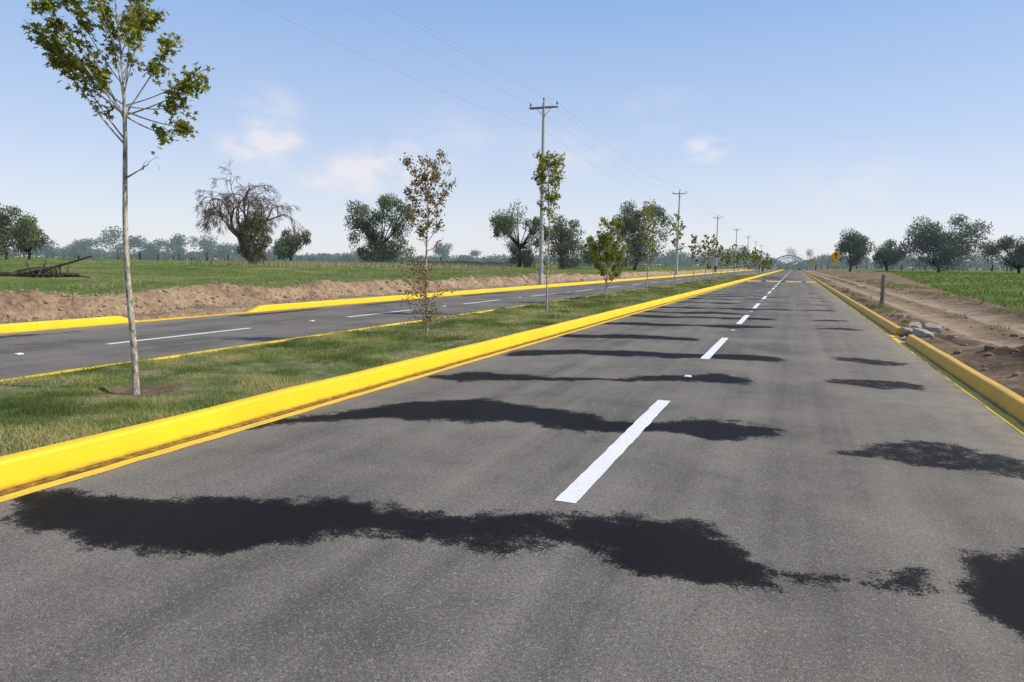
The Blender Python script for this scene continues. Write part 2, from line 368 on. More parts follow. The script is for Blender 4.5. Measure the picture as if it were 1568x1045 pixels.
# field grass left
N=130000;d=np.exp(RNG.uniform(math.log(17.4),math.log(160),N))
y=RNG.uniform(0,1,N)*d*2.6+2;x=-d
k=(fbm(x*.35,y*.35,4,71)+RNG.normal(0,.1,N)>.50)&(-x>bank_edge(y)+.45);x=x[k];y=y[k];n=len(x)
dry=fbm(x*.08,y*.12,3,81);t=np.clip(.36+RNG.normal(0,.17,n)+np.where(dry>.53,.45,0)*RNG.uniform(0,1,n),0,1)
s=np.clip(np.hypot(x,y)/25,.8,4)
mb=MB();blades(mb,x,y,ground(x,y),RNG.uniform(.03,.11,n)*np.where(dry>.56,1.7,1),.02*s,t,1.2)
for cx,cy,rx,ry,m_ in [(-52,75,9,4,3500),(-47,52,4,2,900),(-60,84,10,3,2500)]:
    x=RNG.normal(cx,rx,m_);y=RNG.normal(cy,ry,m_);blades(mb,x,y,ground(x,y),RNG.uniform(.2,.7,m_),np.full(m_,.07),np.clip(RNG.normal(.85,.15,m_),0,1),.4)
m_=5000;y=RNG.uniform(4,70,m_);x=-RNG.uniform(15.4,18,m_);k=fbm(x*.9,y*.9,3,91)>.60;x=x[k];y=y[k];blades(mb,x,y,ground(x,y),RNG.uniform(.05,.16,len(x)),np.full(len(x),.03),RNG.uniform(.2,.6,len(x)),.9)
mb.obj('field_grass',[FIELD],False)
mb=MB();N=60000
y=np.exp(RNG.uniform(math.log(12),math.log(170),N));off=RNG.uniform(0,1,N)**1.3*55
rw=np.round(off/.75)*.75+RNG.normal(0,.12,N);x=cropedge(y)+.3+np.abs(rw);n=len(x)
k=fbm(x*.3,y*.3,3,95)+RNG.normal(0,.08,n)>.46;x=x[k];y=y[k];n=len(x);s=np.clip(y/22,.8,4)
blades(mb,x,y,ground(x,y),RNG.uniform(.08,.28,n),.035*s,np.clip(RNG.normal(.5,.2,n),0,1),.9)
m_=9000;y=np.exp(RNG.uniform(math.log(20),math.log(120),m_));x=RNG.uniform(2.6,9,m_);k=(fbm(x*.7,y*.3,3,4)>.54)&(np.abs(x-4)>.4)&(np.abs(x-5.5)>.4);x=x[k];y=y[k];n=len(x)
blades(mb,x,y,ground(x,y),RNG.uniform(.05,.2,n),.05*np.clip(y/40,.6,3),RNG.uniform(.2,.8,n),.9)
mb.obj('crop_field',[CROP],False)

# ------------------------------------------------------------ trees
ANG=np.radians([-90,-25,3,30,60,90,120,150,177,205]);RAD=np.array([.15,.62,.40,.92,.42,1.05,.42,.92,.40,.62])
STAR=np.stack([np.cos(ANG)*RAD,np.sin(ANG)*RAD],1)
OVAL=np.array([(0,-.6),(.42,-.1),(.3,.45),(0,.85),(-.3,.45),(-.42,-.1)])
RHOM=np.array([(0,-.7),(.35,0),(0,.7),(-.35,0)])
def leaves(mb,C,s,mat,tint,shape=RHOM,up=.6,hang=0):
    C=np.asarray(C,float);n=len(C);s=np.broadcast_to(np.asarray(s,float),(n,))
    Nn=RNG.normal(0,1,(n,3));Nn/=np.linalg.norm(Nn,axis=1)[:,None];Nn[:,2]=np.abs(Nn[:,2])*(1-hang)+up;Nn/=np.linalg.norm(Nn,axis=1)[:,None]
    A=RNG.normal(0,1,(n,3));A[:,2]-=hang*4;A-=Nn*(A*Nn).sum(1)[:,None];A/=np.linalg.norm(A,axis=1)[:,None]+1e-9
    B=np.cross(Nn,A)
    P=C[:,None,:]+s[:,None,None]*(shape[None,:,0,None]*B[:,None,:]+shape[None,:,1,None]*A[:,None,:])
    mb.polys(P,mat,tint)
def bez(p0,p1,p2,n):
    t=np.linspace(0,1,n)[:,None];return (1-t)**2*p0+2*t*(1-t)*p1+t*t*p2

def young_tree(name,x,y,H,branches,leafmat,ls=.05,shape=STAR,seed=0,r0=.036,lpt=9,twigs=6,tk=.32,low=None,fork=None,tipmin=.35):
    r=random.Random(seed);mb=MB();z0=float(mz(np.array(x),np.array(y)))-.03
    zz=np.linspace(0,H,16);wx=np.array([.02*math.sin(q*2.1+seed)*min(1,q) for q in zz]);wy=np.array([.02*math.cos(q*1.7+seed)*min(1,q) for q in zz])
    T=np.stack([wx,wy,zz],1);rad=r0*(1-zz/H)**.7*.9+.005
    if fork:rad=np.where(zz>fork,rad*.55,rad)
    rad[0]*=1.2
    mb.tube(T,rad,8,0)
    def tp(z):return np.array([np.interp(z,zz,wx),np.interp(z,zz,wy),z])
    C=[];TI=[]
    for zs,dx,dy,ze,lf in branches:
        p0=tp(zs);p2=np.array([dx,dy,ze]);L=np.linalg.norm(p2-p0)
        p1=p0+(p2-p0)*.45+np.array([r.uniform(-.05,.05),r.uniform(-.05,.05),-.06*L+r.uniform(-.03,.03)])
        B=bez(p0,p1,p2,9);rb=float(np.interp(zs,zz,rad))*.5
        mb.tube(B,np.linspace(max(rb,.006),.0028,9),5,0)
        nt=max(2,int(twigs*L/0.8*max(lf,.3)))
        for q in range(nt):
            t=r.uniform(tipmin,1.0);b=B[int(t*8)]
            d=np.array([r.gauss(0,1),r.gauss(0,1),r.gauss(.25,.6)]);d/=np.linalg.norm(d)
            d=d*.8+(p2-p0)/L*.6;l=tk*r.uniform(.4,1)*(1.15-.3*t)
            e=b+d*l;mid=b+d*l*.5+np.array([0,0,.03])
            tw=bez(b,mid,e-np.array([0,0,.04]),5);mb.tube(tw,np.linspace(.0035,.0015,5),3,0,cap=False)
            if r.random()>lf+.15:continue
            ct=r.uniform(-.18,.18)
            for u in range(int(lpt*r.uniform(.6,1.3))):
                s=r.uniform(.25,1.0);pp=tw[int(s*4)]+np.array([r.gauss(0,.04),r.gauss(0,.04),r.gauss(-.01,.04)])
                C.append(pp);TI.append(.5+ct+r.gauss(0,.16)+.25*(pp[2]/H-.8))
        for u in range(int(lpt*L*1.0*lf)):
            s=r.uniform(max(.45,tipmin),1);pp=B[int(s*8)]+np.array([r.gauss(0,.05),r.gauss(0,.05),r.gauss(0,.05)]);C.append(pp);TI.append(.5+r.gauss(0,.2))
    if C:
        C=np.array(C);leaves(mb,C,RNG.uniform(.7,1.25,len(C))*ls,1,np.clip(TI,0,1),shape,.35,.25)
    if low:
        n,zl0,zl1,w,ti=low;C=[]
        for q in range(max(6,n//14)):
            z=r.uniform(zl0,zl1);a=r.uniform(0,6.28);l=w*r.uniform(.4,1);e=tp(z)+np.array([math.cos(a)*l,math.sin(a)*l,r.uniform(.05,.5)*l])
            B=bez(tp(z),tp(z)+np.array([math.cos(a)*l*.5,math.sin(a)*l*.5,-.02]),e,6);mb.tube(B,np.linspace(.006,.002,6),3,0,cap=False)
            for u in range(14):C.append(B[r.randint(1,5)]+np.array([r.gauss(0,.05),r.gauss(0,.05),r.gauss(0,.06)]))
        C=np.array(C);leaves(mb,C,RNG.uniform(.6,1.1,len(C))*ls,2,np.clip(RNG.normal(ti,.2,len(C)),0,1),shape,.3,.3)
    return mb.obj(name,[BARK_Y,leafmat,LEAF_B],True,(x,y,z0))
cr,sr=.9265,.376
def br(a,dpt,zs,ze,lf):  # limb with sideways offset a / depth offset dpt
    return (zs,a*cr-dpt*sr,a*sr+dpt*cr,ze,lf)
b1=[br(-.42,.1,2.75,3.32,.7),br(-.80,.05,2.7,3.86,.95),br(-.64,-.3,3.0,4.15,.9),br(-.35,.35,3.1,4.2,.9),br(.26,.0,2.35,2.50,.02),
    br(.66,.15,3.05,2.90,.85),br(.58,-.05,3.0,2.78,.8),br(.72,.05,3.1,3.12,.7),br(.96,-.1,3.0,3.34,.9),br(.84,.1,3.1,3.50,.7),br(.52,.2,3.0,3.88,.95),br(.30,-.35,3.2,3.95,.9),br(.08,.3,3.3,4.4,.9),
    br(-.18,-.2,3.4,4.5,.9),br(.50,-.2,3.6,4.5,.8),br(-.5,.2,3.6,4.7,.8),br(.35,.3,3.8,4.9,.8),br(-.25,-.3,3.9,5.1,.8),br(.1,.05,4.2,5.3,.8),br(-.55,.3,3.0,3.75,.8),
    br(-.28,-.1,2.95,3.7,.6),br(.22,-.1,3.2,3.6,.7),br(-.78,.25,3.1,3.72,.7),br(.42,.05,3.4,4.1,.9),br(-.5,-.05,3.3,4.25,.9),br(-.90,-.1,3.0,3.92,.85)]
young_tree('young_sycamore_tree',*tree_xy[0],5.0,b1,LEAF_A,.050,STAR,1,.032,12,11,.21,fork=3.0,tipmin=.6)
def autob(H,z0,W,n,seed,lf=.8,prof=None):
    r=random.Random(seed);o=[]
    for i in range(n):
        f=i/(n-1);zs=z0+(H-z0)*(f*.85);w=W*(prof(f) if prof else (.35+.65*math.sin(math.pi*min(1,.15+f*.85))))*r.uniform(.6,1)
        a=i*2.4+r.uniform(-.4,.4);o.append((zs,math.cos(a)*w,math.sin(a)*w,min(H*1.02,zs+w*r.uniform(.8,1.7)),lf*r.uniform(.7,1.1)))
    return o
young_tree('young_sycamore_tree',*tree_xy[1],3.6,autob(3.6,1.7,.48,30,2,.95,lambda f:.35+.8*math.sin(math.pi*(.15+.72*f))),LEAF_B,.040,OVAL,2,.022,13,9,.18,low=(1000,.3,1.5,.58,.5),fork=2.0)
young_tree('young_sycamore_tree',*tree_xy[2],4.75,autob(4.75,2.7,.72,28,3,.95,lambda f:.4+.65*f if f<.85 else .5),LEAF_A,.060,OVAL,3,.028,13,8,.28,low=(200,1.2,2.6,.5,.4))
young_tree('young_sycamore_tree',*tree_xy[3],3.4,autob(3.4,.6,1.2,40,4,.98,lambda f:1-.75*f),LEAF_A,.065,OVAL,4,.03,13,8,.34)
young_tree('young_sycamore_tree',*tree_xy[4],5.0,autob(5.0,1.9,.7,28,5,.85),LEAF_A,.07,OVAL,5,.03,11,6,.28)
for i,(tx,ty) in enumerate(tree_xy[5:]):
    r=random.Random(50+i);H=r.choice([3.0,3.6,4.2,4.9,4.4])
    young_tree('young_sycamore_tree',tx,ty,H,autob(H,H*r.uniform(.25,.5),r.uniform(.5,.85),13,i+20,r.uniform(.6,.98)),LEAF_A if r.random()<.75 else LEAF_B,.08+ty*.0008,OVAL,i+9,.03+ty*.0001,8,5,.28)

def big_tree(name,x,y,H,W,seed,mat=PIRUL,n=9000,ls=.24,base=.22,weep=.6,nclump=30,lobes=None,trunk=.3):
    r=random.Random(seed);mb=MB();z0=gz(x,y)-.1
    cl=[]
    if lobes is None:lobes=[(0,0,.58,.5,.4)]
    for i in range(nclump):
        lx,ly,lz,lr,lh=lobes[i%len(lobes)]
        while True:
            q=[r.uniform(-1,1) for _ in range(3)];m=math.sqrt(sum(c*c for c in q))
            if .3<m<1:break
        cl.append(((lx+q[0]*lr*.85)*W,(ly+q[1]*lr*.85)*W,(lz+q[2]*lh*.85)*H,W*lr*r.uniform(.28,.50)))
    fork=np.array([r.uniform(-.04,.04)*W,0,H*base*.9]);mb.tube(bez(np.zeros(3),np.array([.03*W,0,H*base*.5]),fork,6),np.linspace(trunk,trunk*.75,6),8,0)
    for c in cl[::2]:
        p=np.array(c[:3]);mid=fork+(p-fork)*.5+np.array([0,0,-.05*H]);mb.tube(bez(fork,mid,p,6),np.linspace(trunk*.4,.03,6),5,0,cap=False)
    per=n//nclump;C=[];TI=[]
    for c in cl:
        k=RNG.normal(0,1,(per,3));k/=np.linalg.norm(k,axis=1)[:,None];rr=RNG.uniform(.15,1.12,per)**.6
        p=k*rr[:,None]*c[3]*np.array([1,1,.85]);p[:,2]-=weep*c[3]*RNG.uniform(0,1,per)**2*1.5*(RNG.random(per)<.5)
        C.append(p+np.array(c[:3]));TI.append(np.clip(r.gauss(.42,.2)+.35*k[:,2]*rr+RNG.normal(0,.13,per),0,1))  # clump tops lighter, undersides darker: shading put into the leaf tint
    C=np.concatenate(C);TI=np.concatenate(TI);C[:,2]=np.maximum(C[:,2],.1)
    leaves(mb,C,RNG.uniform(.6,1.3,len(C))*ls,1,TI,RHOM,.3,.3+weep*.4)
    return mb.obj(name,[BARK_D,mat],True,(x,y,z0))
P3=[(-.22,0,.58,.32,.34),(.2,.05,.62,.33,.34),(0,-.1,.38,.42,.3)]
WEEPL=[(-.25,0,.74,.30,.24),(.22,0,.76,.32,.24),(-.30,0,.40,.22,.34),(.24,0,.38,.28,.36),(.05,0,.16,.45,.16)]
big_tree('pepper_tree',-134,81.5,10.6,10,101,n=8000,ls=.3,lobes=P3)
big_tree('pepper_tree',-141,90,8.6,7,102,n=6000,ls=.3)
big_tree('pepper_tree',-92.3,109,7.9,7.6,103,n=7000,ls=.28,lobes=P3)
big_tree('pepper_tree',-58.5,89.6,10.8,10.4,104,n=17000,ls=.23,weep=1,lobes=WEEPL,nclump=60,base=.3)
big_tree('pepper_tree',-39,97.5,9.8,8.6,105,n=10000,ls=.22,weep=1,lobes=[(-.1,0,.80,.48,.18),(-.34,0,.62,.2,.25),(.3,0,.62,.22,.3),(.0,0,.18,.28,.18)],nclump=40,base=.35)
big_tree('pepper_tree',-33,100,8.8,7.0,106,n=8000,weep=.8,lobes=[(0,0,.66,.45,.3),(.1,0,.3,.45,.3)])
big_tree('pepper_tree',-25,115,11.6,10,107,n=13000,weep=.8,lobes=[(-.18,0,.76,.34,.24),(.25,0,.62,.32,.36),(0,0,.32,.48,.32)],nclump=48)
big_tree('pepper_tree',-34,123,7.2,7,108,n=6000,weep=.7,lobes=P3)
big_tree('ash_tree',12.4,186,9.8,9.0,109,ASHL,n=8000,ls=.32,weep=.2,base=.16,lobes=[(0,0,.57,.48,.42)])
big_tree('ash_tree',20.8,190,7.8,7.2,110,ASHL,n=6500,ls=.32,weep=.2,base=.16,lobes=[(0,0,.57,.48,.42)])
big_tree('ash_tree',26.3,158,11.2,14.5,111,ASHL,n=18000,ls=.28,weep=.3,lobes=[(-.22,0,.58,.34,.38),(.2,0,.64,.36,.36),(0,0,.40,.50,.34)],nclump=60,base=.15)
big_tree('ash_tree',41,164,8.8,12,112,ASHL,n=11000,ls=.28,weep=.3,lobes=P3,nclump=40,base=.15)
def bare_tree(name,x,y):
    r=random.Random(5);mb=MB();z0=gz(x,y)-.1
    def rec(p,d,L,rad,dep):
        n=4;pts=[p];dd=d.copy()
        for i in range(n):
            dd=dd+np.array([r.gauss(0,.15),r.gauss(0,.15),r.gauss(0,.12)+(.08 if dep<3 else -.18)]);dd/=np.linalg.norm(dd);pts.append(pts[-1]+dd*L/n)
        mb.tube(pts,np.linspace(rad,rad*.66,n+1),6 if dep<2 else 3,0,cap=False)
        if dep>=6:return
        for c in range(3 if dep<5 else 5):
            a=r.uniform(0,6.28);sp=r.uniform(.3,.8);u=np.cross(dd,[math.cos(a),math.sin(a),.2]);u/=np.linalg.norm(u)+1e-9
            nd=dd*math.cos(sp)+u*math.sin(sp);nd/=np.linalg.norm(nd)
            rec(pts[-1-(c>1)],nd,max(L*r.uniform(.62,.82),.65),max(rad*.54,.016),dep+1)
    rec(np.zeros(3),np.array([-.03,0,1.]),3.2,.36,0)
    rec(np.array([.1,0,2.6]),np.array([.5,.1,.85]),2.3,.18,1)
    rec(np.array([-.1,0,2.4]),np.array([-.55,.1,.8]),2.3,.18,1)
    rec(np.array([0,0,2.8]),np.array([.0,-.1,1]),2.5,.18,1)
    nb=6000
    C=RNG.normal(0,1,(nb,3));C/=np.linalg.norm(C,axis=1)[:,None];C*=RNG.uniform(.2,1,nb)[:,None]**.5;C=C*np.array([1.5,1.5,2.7])+np.array([.6,-.3,2.7])
    C[:,0]+=.4*np.sin(C[:,2]*3);C[:,2]=np.maximum(C[:,2],.1);leaves(mb,C,RNG.uniform(.1,.2,nb),1,np.clip(RNG.normal(.42,.22,nb),0,1),RHOM,.3,.6)
    return mb.obj(name,[BARK_R,DRY],True,(x,y,z0))
bare_tree('half_dead_tree',-50,53.4)
mb=MB();r=random.Random(77)
def far_tree(x,y,H,W,n,ls):
    z0=gz(x,y)
    mb.tube([[x,y,z0-.2],[x,y,z0+H*.3]],[.25,.2],5,0)
    per=n//7
    for i in range(7):
        c=np.array([x+r.uniform(-.36,.36)*W,y+r.uniform(-.3,.3)*W,z0+H*r.uniform(.18,.78)]);q=RNG.normal(0,1,(per,3));q/=np.linalg.norm(q,axis=1)[:,None]
        q*=RNG.uniform(.3,1,per)[:,None]*np.array([.28*W,.28*W,.24*H]);P=c+q;P[:,2]=np.maximum(P[:,2],z0)
        leaves(mb,P,RNG.uniform(.6,1.2,per)*ls,1,np.clip(.45+.25*q[:,2]/(.22*H)+RNG.normal(0,.12,per),0,1),RHOM,.3,.2)  # upper leaves tinted lighter, crown shading put into the colour
def polar(az,d): return math.sin(math.radians(az))*d,math.cos(math.radians(az))*d
az=-64
while az<22:
    env=float(fbm(np.array(az*.21),np.array(.5),3,13));d=r.uniform(300,480);x,y=polar(az,d);H=max(3.5,(env-.18)*17*r.uniform(.6,1.15));far_tree(x,y,H,max(8,H*r.uniform(1.1,2.0)),650,.75);az+=r.uniform(.3,.9)
az=-64
while az<22:
    if abs(az)>1.0:
        d=r.uniform(520,650);x,y=polar(az,d);far_tree(x,y,r.uniform(4,8),r.uniform(18,30),380,1.2)
    az+=.75
for az,d,H,W in [(-54.6,230,6,12),(-53.6,240,7,12),(-52.2,250,11.5,11),(-50.8,240,8,10),(-49.6,240,7,9),(-48.2,230,8.5,9),(-46.3,220,9.5,10),(-44.8,230,8,10),(-43.9,235,6,9),(-41.5,230,6,12),(-28.3,260,8,8),(-26,280,6,9),(-21.6,200,9,8),(-13,190,8,8),(-9,240,8,9),(-6.5,260,8,9),(-4.4,240,8,8),(-2.8,300,7,9),(-1.9,450,9,14),(-.3,620,19,12),(.7,600,17,12),(1.9,420,8,12),(7.2,260,7,9),(10,300,9,16),(12.6,280,8,16),(16.3,260,8,16),(19,270,8,15)]:
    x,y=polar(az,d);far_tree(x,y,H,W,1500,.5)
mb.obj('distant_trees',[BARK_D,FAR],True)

# ------------------------------------------------------------ fallen branch
mb=MB();r=random.Random(9)
gx,gy=-27.6,17.8;g0=gz(gx,gy)-.05
def limb(p,q,ra,rb,sag=.3):
    p=np.array(p,float);q=np.array(q,float);mb.tube(bez(p,(p+q)/2+np.array([0,0,sag]),q,7),np.linspace(ra,rb,7),6,0)
limb((-2.5,-.9,.12),(1.6,.7,.2),.17,.09,.02);limb((-.5,-.2,.2),(1.9,1.0,.95),.09,.03,-.1);limb((.2,.1,.25),(1.2,.5,.6),.05,.02,.1)
limb((-1.2,-.4,.15),(-.1,.5,.5),.06,.02,.1);limb((-2.2,-.8,.12),(-3.4,-1.2,.5),.10,.04,.0);limb((.4,.2,.2),(2.4,.5,.12),.06,.02,.1)
for i in range(34):
    a=(r.uniform(-2,2),r.uniform(-.3,.6),.2);limb(a,(a[0]+r.uniform(-.9,1.1),a[1]+r.uniform(-.6,.6),r.uniform(.15,.85)),.03,.008,r.uniform(-.1,.2))
mb.obj('fallen_branch',[BARK_D],True,(gx,gy,g0))

# ------------------------------------------------------------ utility poles & wires
polesY=[-14,45,104.5,159,213,267,321,375]
PX=-16.35
for i,py in enumerate(polesY):
    z0=gz(PX,py);mb=MB();H=12.45-z0
    mb.tube([[0,0,-.3],[0,0,H*.5],[0,0,H]],[.17,.135,.095],12,0)
    for sy in (-.13,.13):mb.box((0,sy,H-.35),(2.05,.055,.09),1)
    for s in (-1,1):mb.tube([[s*.55,0,H-.38],[0,.1,H-.95]],[.018,.018],5,1)
    for ix in (-.95,.0,.95):
        zb=H-.30 if ix else H
        mb.tube([[ix,0,zb],[ix,0,zb+.12],[ix,0,zb+.13],[ix,0,zb+.18],[ix,0,zb+.19],[ix,0,zb+.27],[ix,0,zb+.3]],[.02,.02,.07,.075,.045,.06,.02],8,2)
    mb.tube([[0,.13,H-2.1],[0,.2,H-2.0]],[.03,.03],6,1)
    mb.obj('utility_pole',[CONC,STEEL,CERAM],True,(PX,py,z0))
mb=MB()
for a,b in zip(polesY[:-1],polesY[1:]):
    for ix,zz,sag in ((-.95,12.4,.75),(.0,12.72,.7),(.95,12.4,.75),(.12,10.5,.9)):
        t=np.linspace(0,1,26);P=np.stack([np.full(26,PX+ix),a+(b-a)*t,zz-4*sag*t*(1-t)],1);mb.tube(P,.008,4,0,cap=False)
mb.obj('power_lines',[WIRE],True)

# ------------------------------------------------------------ small things
def plate(name,x,y):
    mb=MB();c=[(-.05,-.05),(.05,-.05),(.05,.05),(-.05,.05)]
    V=[(a*1.0,b*1.0,.004) for a,b in c]+[(a*.95,b*.95,.012) for a,b in c]+[(a*.7,b*.6,.024) for a,b in c]
    F=[[0,1,5,4],[1,2,6,5],[2,3,7,6],[3,0,4,7],[4,5,9,8],[5,6,10,9],[6,7,11,10],[7,4,8,11],[8,9,10,11]]
    mb.add(V,F);mb.obj(name,[RS],False,(x,y,0))
RS=simple('reflector_ceramic',(.78,.78,.75),.4,.06)
for k in range(0,8):plate('road_stud',-1.34,9.96+7.75*k)
for k in range(0,6):plate('road_stud',-11.7,7.2+7.4*k)
mb=MB();ybp=76
for i in range(14):
    x0=-4.6+i*.48;p=[(0,0),(.1,.03),(.25,.07),(.45,.085),(.65,.07),(.8,.03),(.9,0)]
    V=[(x0+dx,ybp+a,b+.004) for dx in(0,.48) for a,b in p];F=[[j,j+7,j+8,j+1] for j in range(6)]
    mb.add(V,F,1 if i%4==3 else 0)
mb.obj('speed_bump',[YLINE,simple('speed_bump_black',(.05,.05,.05))],False)
mb=MB();mb.tube([[0,0,-.2],[.01,0,.4],[.0,.01,.9],[.015,0,1.22],[.015,0,1.24]],[.085,.08,.083,.078,.06],10,0)
mb.tube([[.0,0,1.0],[.0,0,1.03]],[.088,.088],10,1)
mb.obj('wooden_post',[WOOD,STEEL],True,(3.35,31.4,gz(3.35,31.4)))
def rock(name,x,y,s,seed,dz=0):
    r=random.Random(seed);import bmesh
    bm=bmesh.new();bmesh.ops.create_cube(bm,size=1);bmesh.ops.subdivide_edges(bm,edges=bm.edges[:],cuts=2,use_grid_fill=True)
    for v in bm.verts:
        k=1-.22*max(0,v.co.length-.6)/.3;v.co=v.co*k+Vector([r.gauss(0,.05) for _ in range(3)])
    me=bpy.data.meshes.new(name);bm.to_mesh(me);bm.free();me.materials.append(ROCK);o=bpy.data.objects.new(name,me);S.collection.objects.link(o)
    o.location=(x,y,gz(x,y)+s[2]*.28+dz);o.scale=s;o.rotation_euler=(r.uniform(-.3,.3),r.uniform(-.3,.3),r.uniform(0,3))
for i,(x,y,s) in enumerate([(2.7,17.3,(.40,.30,.18)),(3.0,18.0,(.34,.26,.2)),(2.75,18.9,(.3,.36,.16)),(2.9,19.9,(.24,.24,.15)),(2.5,17.9,(.26,.2,.14)),(3.25,17.3,(.18,.16,.10)),(2.9,22.4,(.2,.18,.12)),(2.4,17.5,(.2,.3,.14))]):
    rock('concrete_rubble',x,y,s,i)
mb=MB();r=random.Random(3)
ico=np.array([(0,0,1),(.894,0,.447),(.276,.851,.447),(-.724,.526,.447),(-.724,-.526,.447),(.276,-.851,.447),(.724,.526,-.447),(-.276,.851,-.447),(-.894,0,-.447),(-.276,-.851,-.447),(.724,-.526,-.447),(0,0,-1)])
icf=[(0,1,2),(0,2,3),(0,3,4),(0,4,5),(0,5,1),(1,6,2),(2,7,3),(3,8,4),(4,9,5),(5,10,1),(6,7,2),(7,8,3),(8,9,4),(9,10,5),(10,6,1),(11,7,6),(11,8,7),(11,9,8),(11,10,9),(11,6,10)]
for i in range(1500):
    y=math.exp(r.uniform(math.log(5),math.log(90)))
    if r.random()<.75:x=-float(bank_edge(np.array(y)))-r.gauss(.2,.5)
    else:x=r.choice([r.gauss(3.1,.35),r.gauss(6.6,.5),r.gauss(4.75,.2)])
    if -15.5<x<2.6:continue
    z=gz(x,y);s=abs(r.gauss(.0,.038))+.015
    mb.add(ico*(s*(1+RNG.normal(0,.16,(12,1))))*np.array([1,1,.7])+np.array([x,y,z+s*.15]),icf,0 if x<0 else 1)
mb.obj('soil_clods',[simple('clod_sand',(.33,.23,.15),.95,.3,3),simple('clod_brown',(.21,.145,.09),.95,.35,3)],False)
def sign(name,x,y):
    z=gz(x,y);root=bpy.data.objects.new(name,None);S.collection.objects.link(root);root.location=(x,y,z)
    Yl=simple('sign_yellow',(.85,.45,.02),.4,.08);Bk=simple('sign_black',(.02,.02,.02),.5)
    a=MB();a.tube([[0,0,-.2],[0,0,3.15]],[.03,.03],8,0);a.obj('post',[STEEL],True,parent=root)
    a=MB();s=.56
    ring=[]
    for cx,cz in((0,-s),(s,0),(0,s),(-s,0)):
        d=np.array([-cx,-cz])/s;pp=np.array([cx,cz]);pr=np.array([-d[1],d[0]]);ring+=[pp+d*.07+pr*.07,pp+d*.03,pp+d*.07-pr*.07]
    R=np.array(ring)
    V=np.stack([R[:,0],np.full(12,-.035),R[:,1]+2.62],1);a.add(V,[list(range(12))]);V=V+np.array([0,.004,0]);a.add(V,[list(range(12))[::-1]]);a.obj('panel',[Yl],False,parent=root)
    a=MB();a.box((0,-.04,2.52),(.09,.004,.42),0);a.add([(-.17,-.041,2.7),(.17,-.041,2.7),(0,-.041,2.95)],[[0,1,2]]);a.obj('arrow',[Bk],False,parent=root)
    a=MB();a.box((0,-.035,1.78),(.6,.004,.26),0);a.obj('plate',[Yl],False,parent=root)
sign('warning_sign',3.7,75)
sign('warning_sign',3.5,168)
mb=MB();ns=40;ay=340;acx=-2.6;ar=7.6;ah=6.6
for yo in(-.8,.8):
    for rr,ww,mm in((1,.30,0),(.84,.24,1)):
        t=np.linspace(0,math.pi,ns);mb.tube(np.stack([acx+np.cos(t)*ar*rr,np.full(ns,ay+yo),np.sin(t)*ah*rr],1),ww,6,mm)
for t in np.linspace(.12,math.pi-.12,22):
    c,s_=math.cos(t),math.sin(t);mb.tube([[acx+c*ar,ay-.8,s_*ah],[acx+c*ar*.85,ay+.8,s_*ah*.85]],[.1,.1],4,0)
for sx in(-ar-.2,ar+.2):mb.box((acx+sx,ay,.7),(1.3,2.6,1.5),2)
mb.obj('entrance_arch',[simple('arch_paint_blue',(.28,.40,.66),.5,.06),simple('arch_paint_white',(.75,.78,.82),.5,.06),CONC],True)
mb=MB();a=np.array([-66,109.]);b=np.array([-49,117.5]);n=24
for i in range(n):
    p=a+(b-a)*(i+.5)/n;L=np.linalg.norm(b-a)/n;an=math.atan2(b[1]-a[1],b[0]-a[0]);z=gz(p[0],p[1])
    R=[[math.cos(an),-math.sin(an),0],[math.sin(an),math.cos(an),0],[0,0,1]];h=.95+.08*math.sin(i*1.7)
    mb.box((p[0],p[1],z+h/2-.1),(L*.96,.3,h),0,R=R);mb.box((p[0],p[1],z+h-.06),(L*1.0,.38,.08),1,R=R)
mb.obj('field_wall',[simple('wall_block',(.22,.20,.17),.9,.3,1.5),simple('wall_cap',(.35,.32,.28))],False)
def shed(x,y,w,d,h):
    root=bpy.data.objects.new('farm_shed',None);S.collection.objects.link(root);root.location=(x,y,gz(x,y));root.rotation_euler=(0,0,.35)
    wl=simple('shed_wall',(.42,.43,.42),.8);rf=simple('shed_roof',(.50,.55,.60),.6,.12);dk=simple('shed_opening',(.03,.035,.04),.4)
    a=MB();a.box((0,0,h/2),(w,d,h),0);a.add([(-w/2,-d/2,h),(-w/2,d/2,h),(-w/2,0,h+.7)],[[0,1,2]]);a.add([(w/2,-d/2,h),(w/2,d/2,h),(w/2,0,h+.7)],[[0,2,1]]);a.obj('walls',[wl],False,parent=root)
    a=MB()
    for s in(-1,1):a.add([(-w/2-.3,s*(d/2+.3),h-.05),(w/2+.3,s*(d/2+.3),h-.05),(w/2+.3,0,h+.77),(-w/2-.3,0,h+.77)],[[0,1,2,3]])
    a.obj('roof',[rf],False,parent=root)
    a=MB()
    for i in range(4):a.box((-w/2+w*(i+.5)/4,-d/2-.01,1.2),(1.0,.03,.7),0)
    a.box((w*.01,-d/2-.012,.95),(.7,.03,1.9),0);a.obj('windows',[dk],False,parent=root)
shed(-50,161,8,4,1.9)

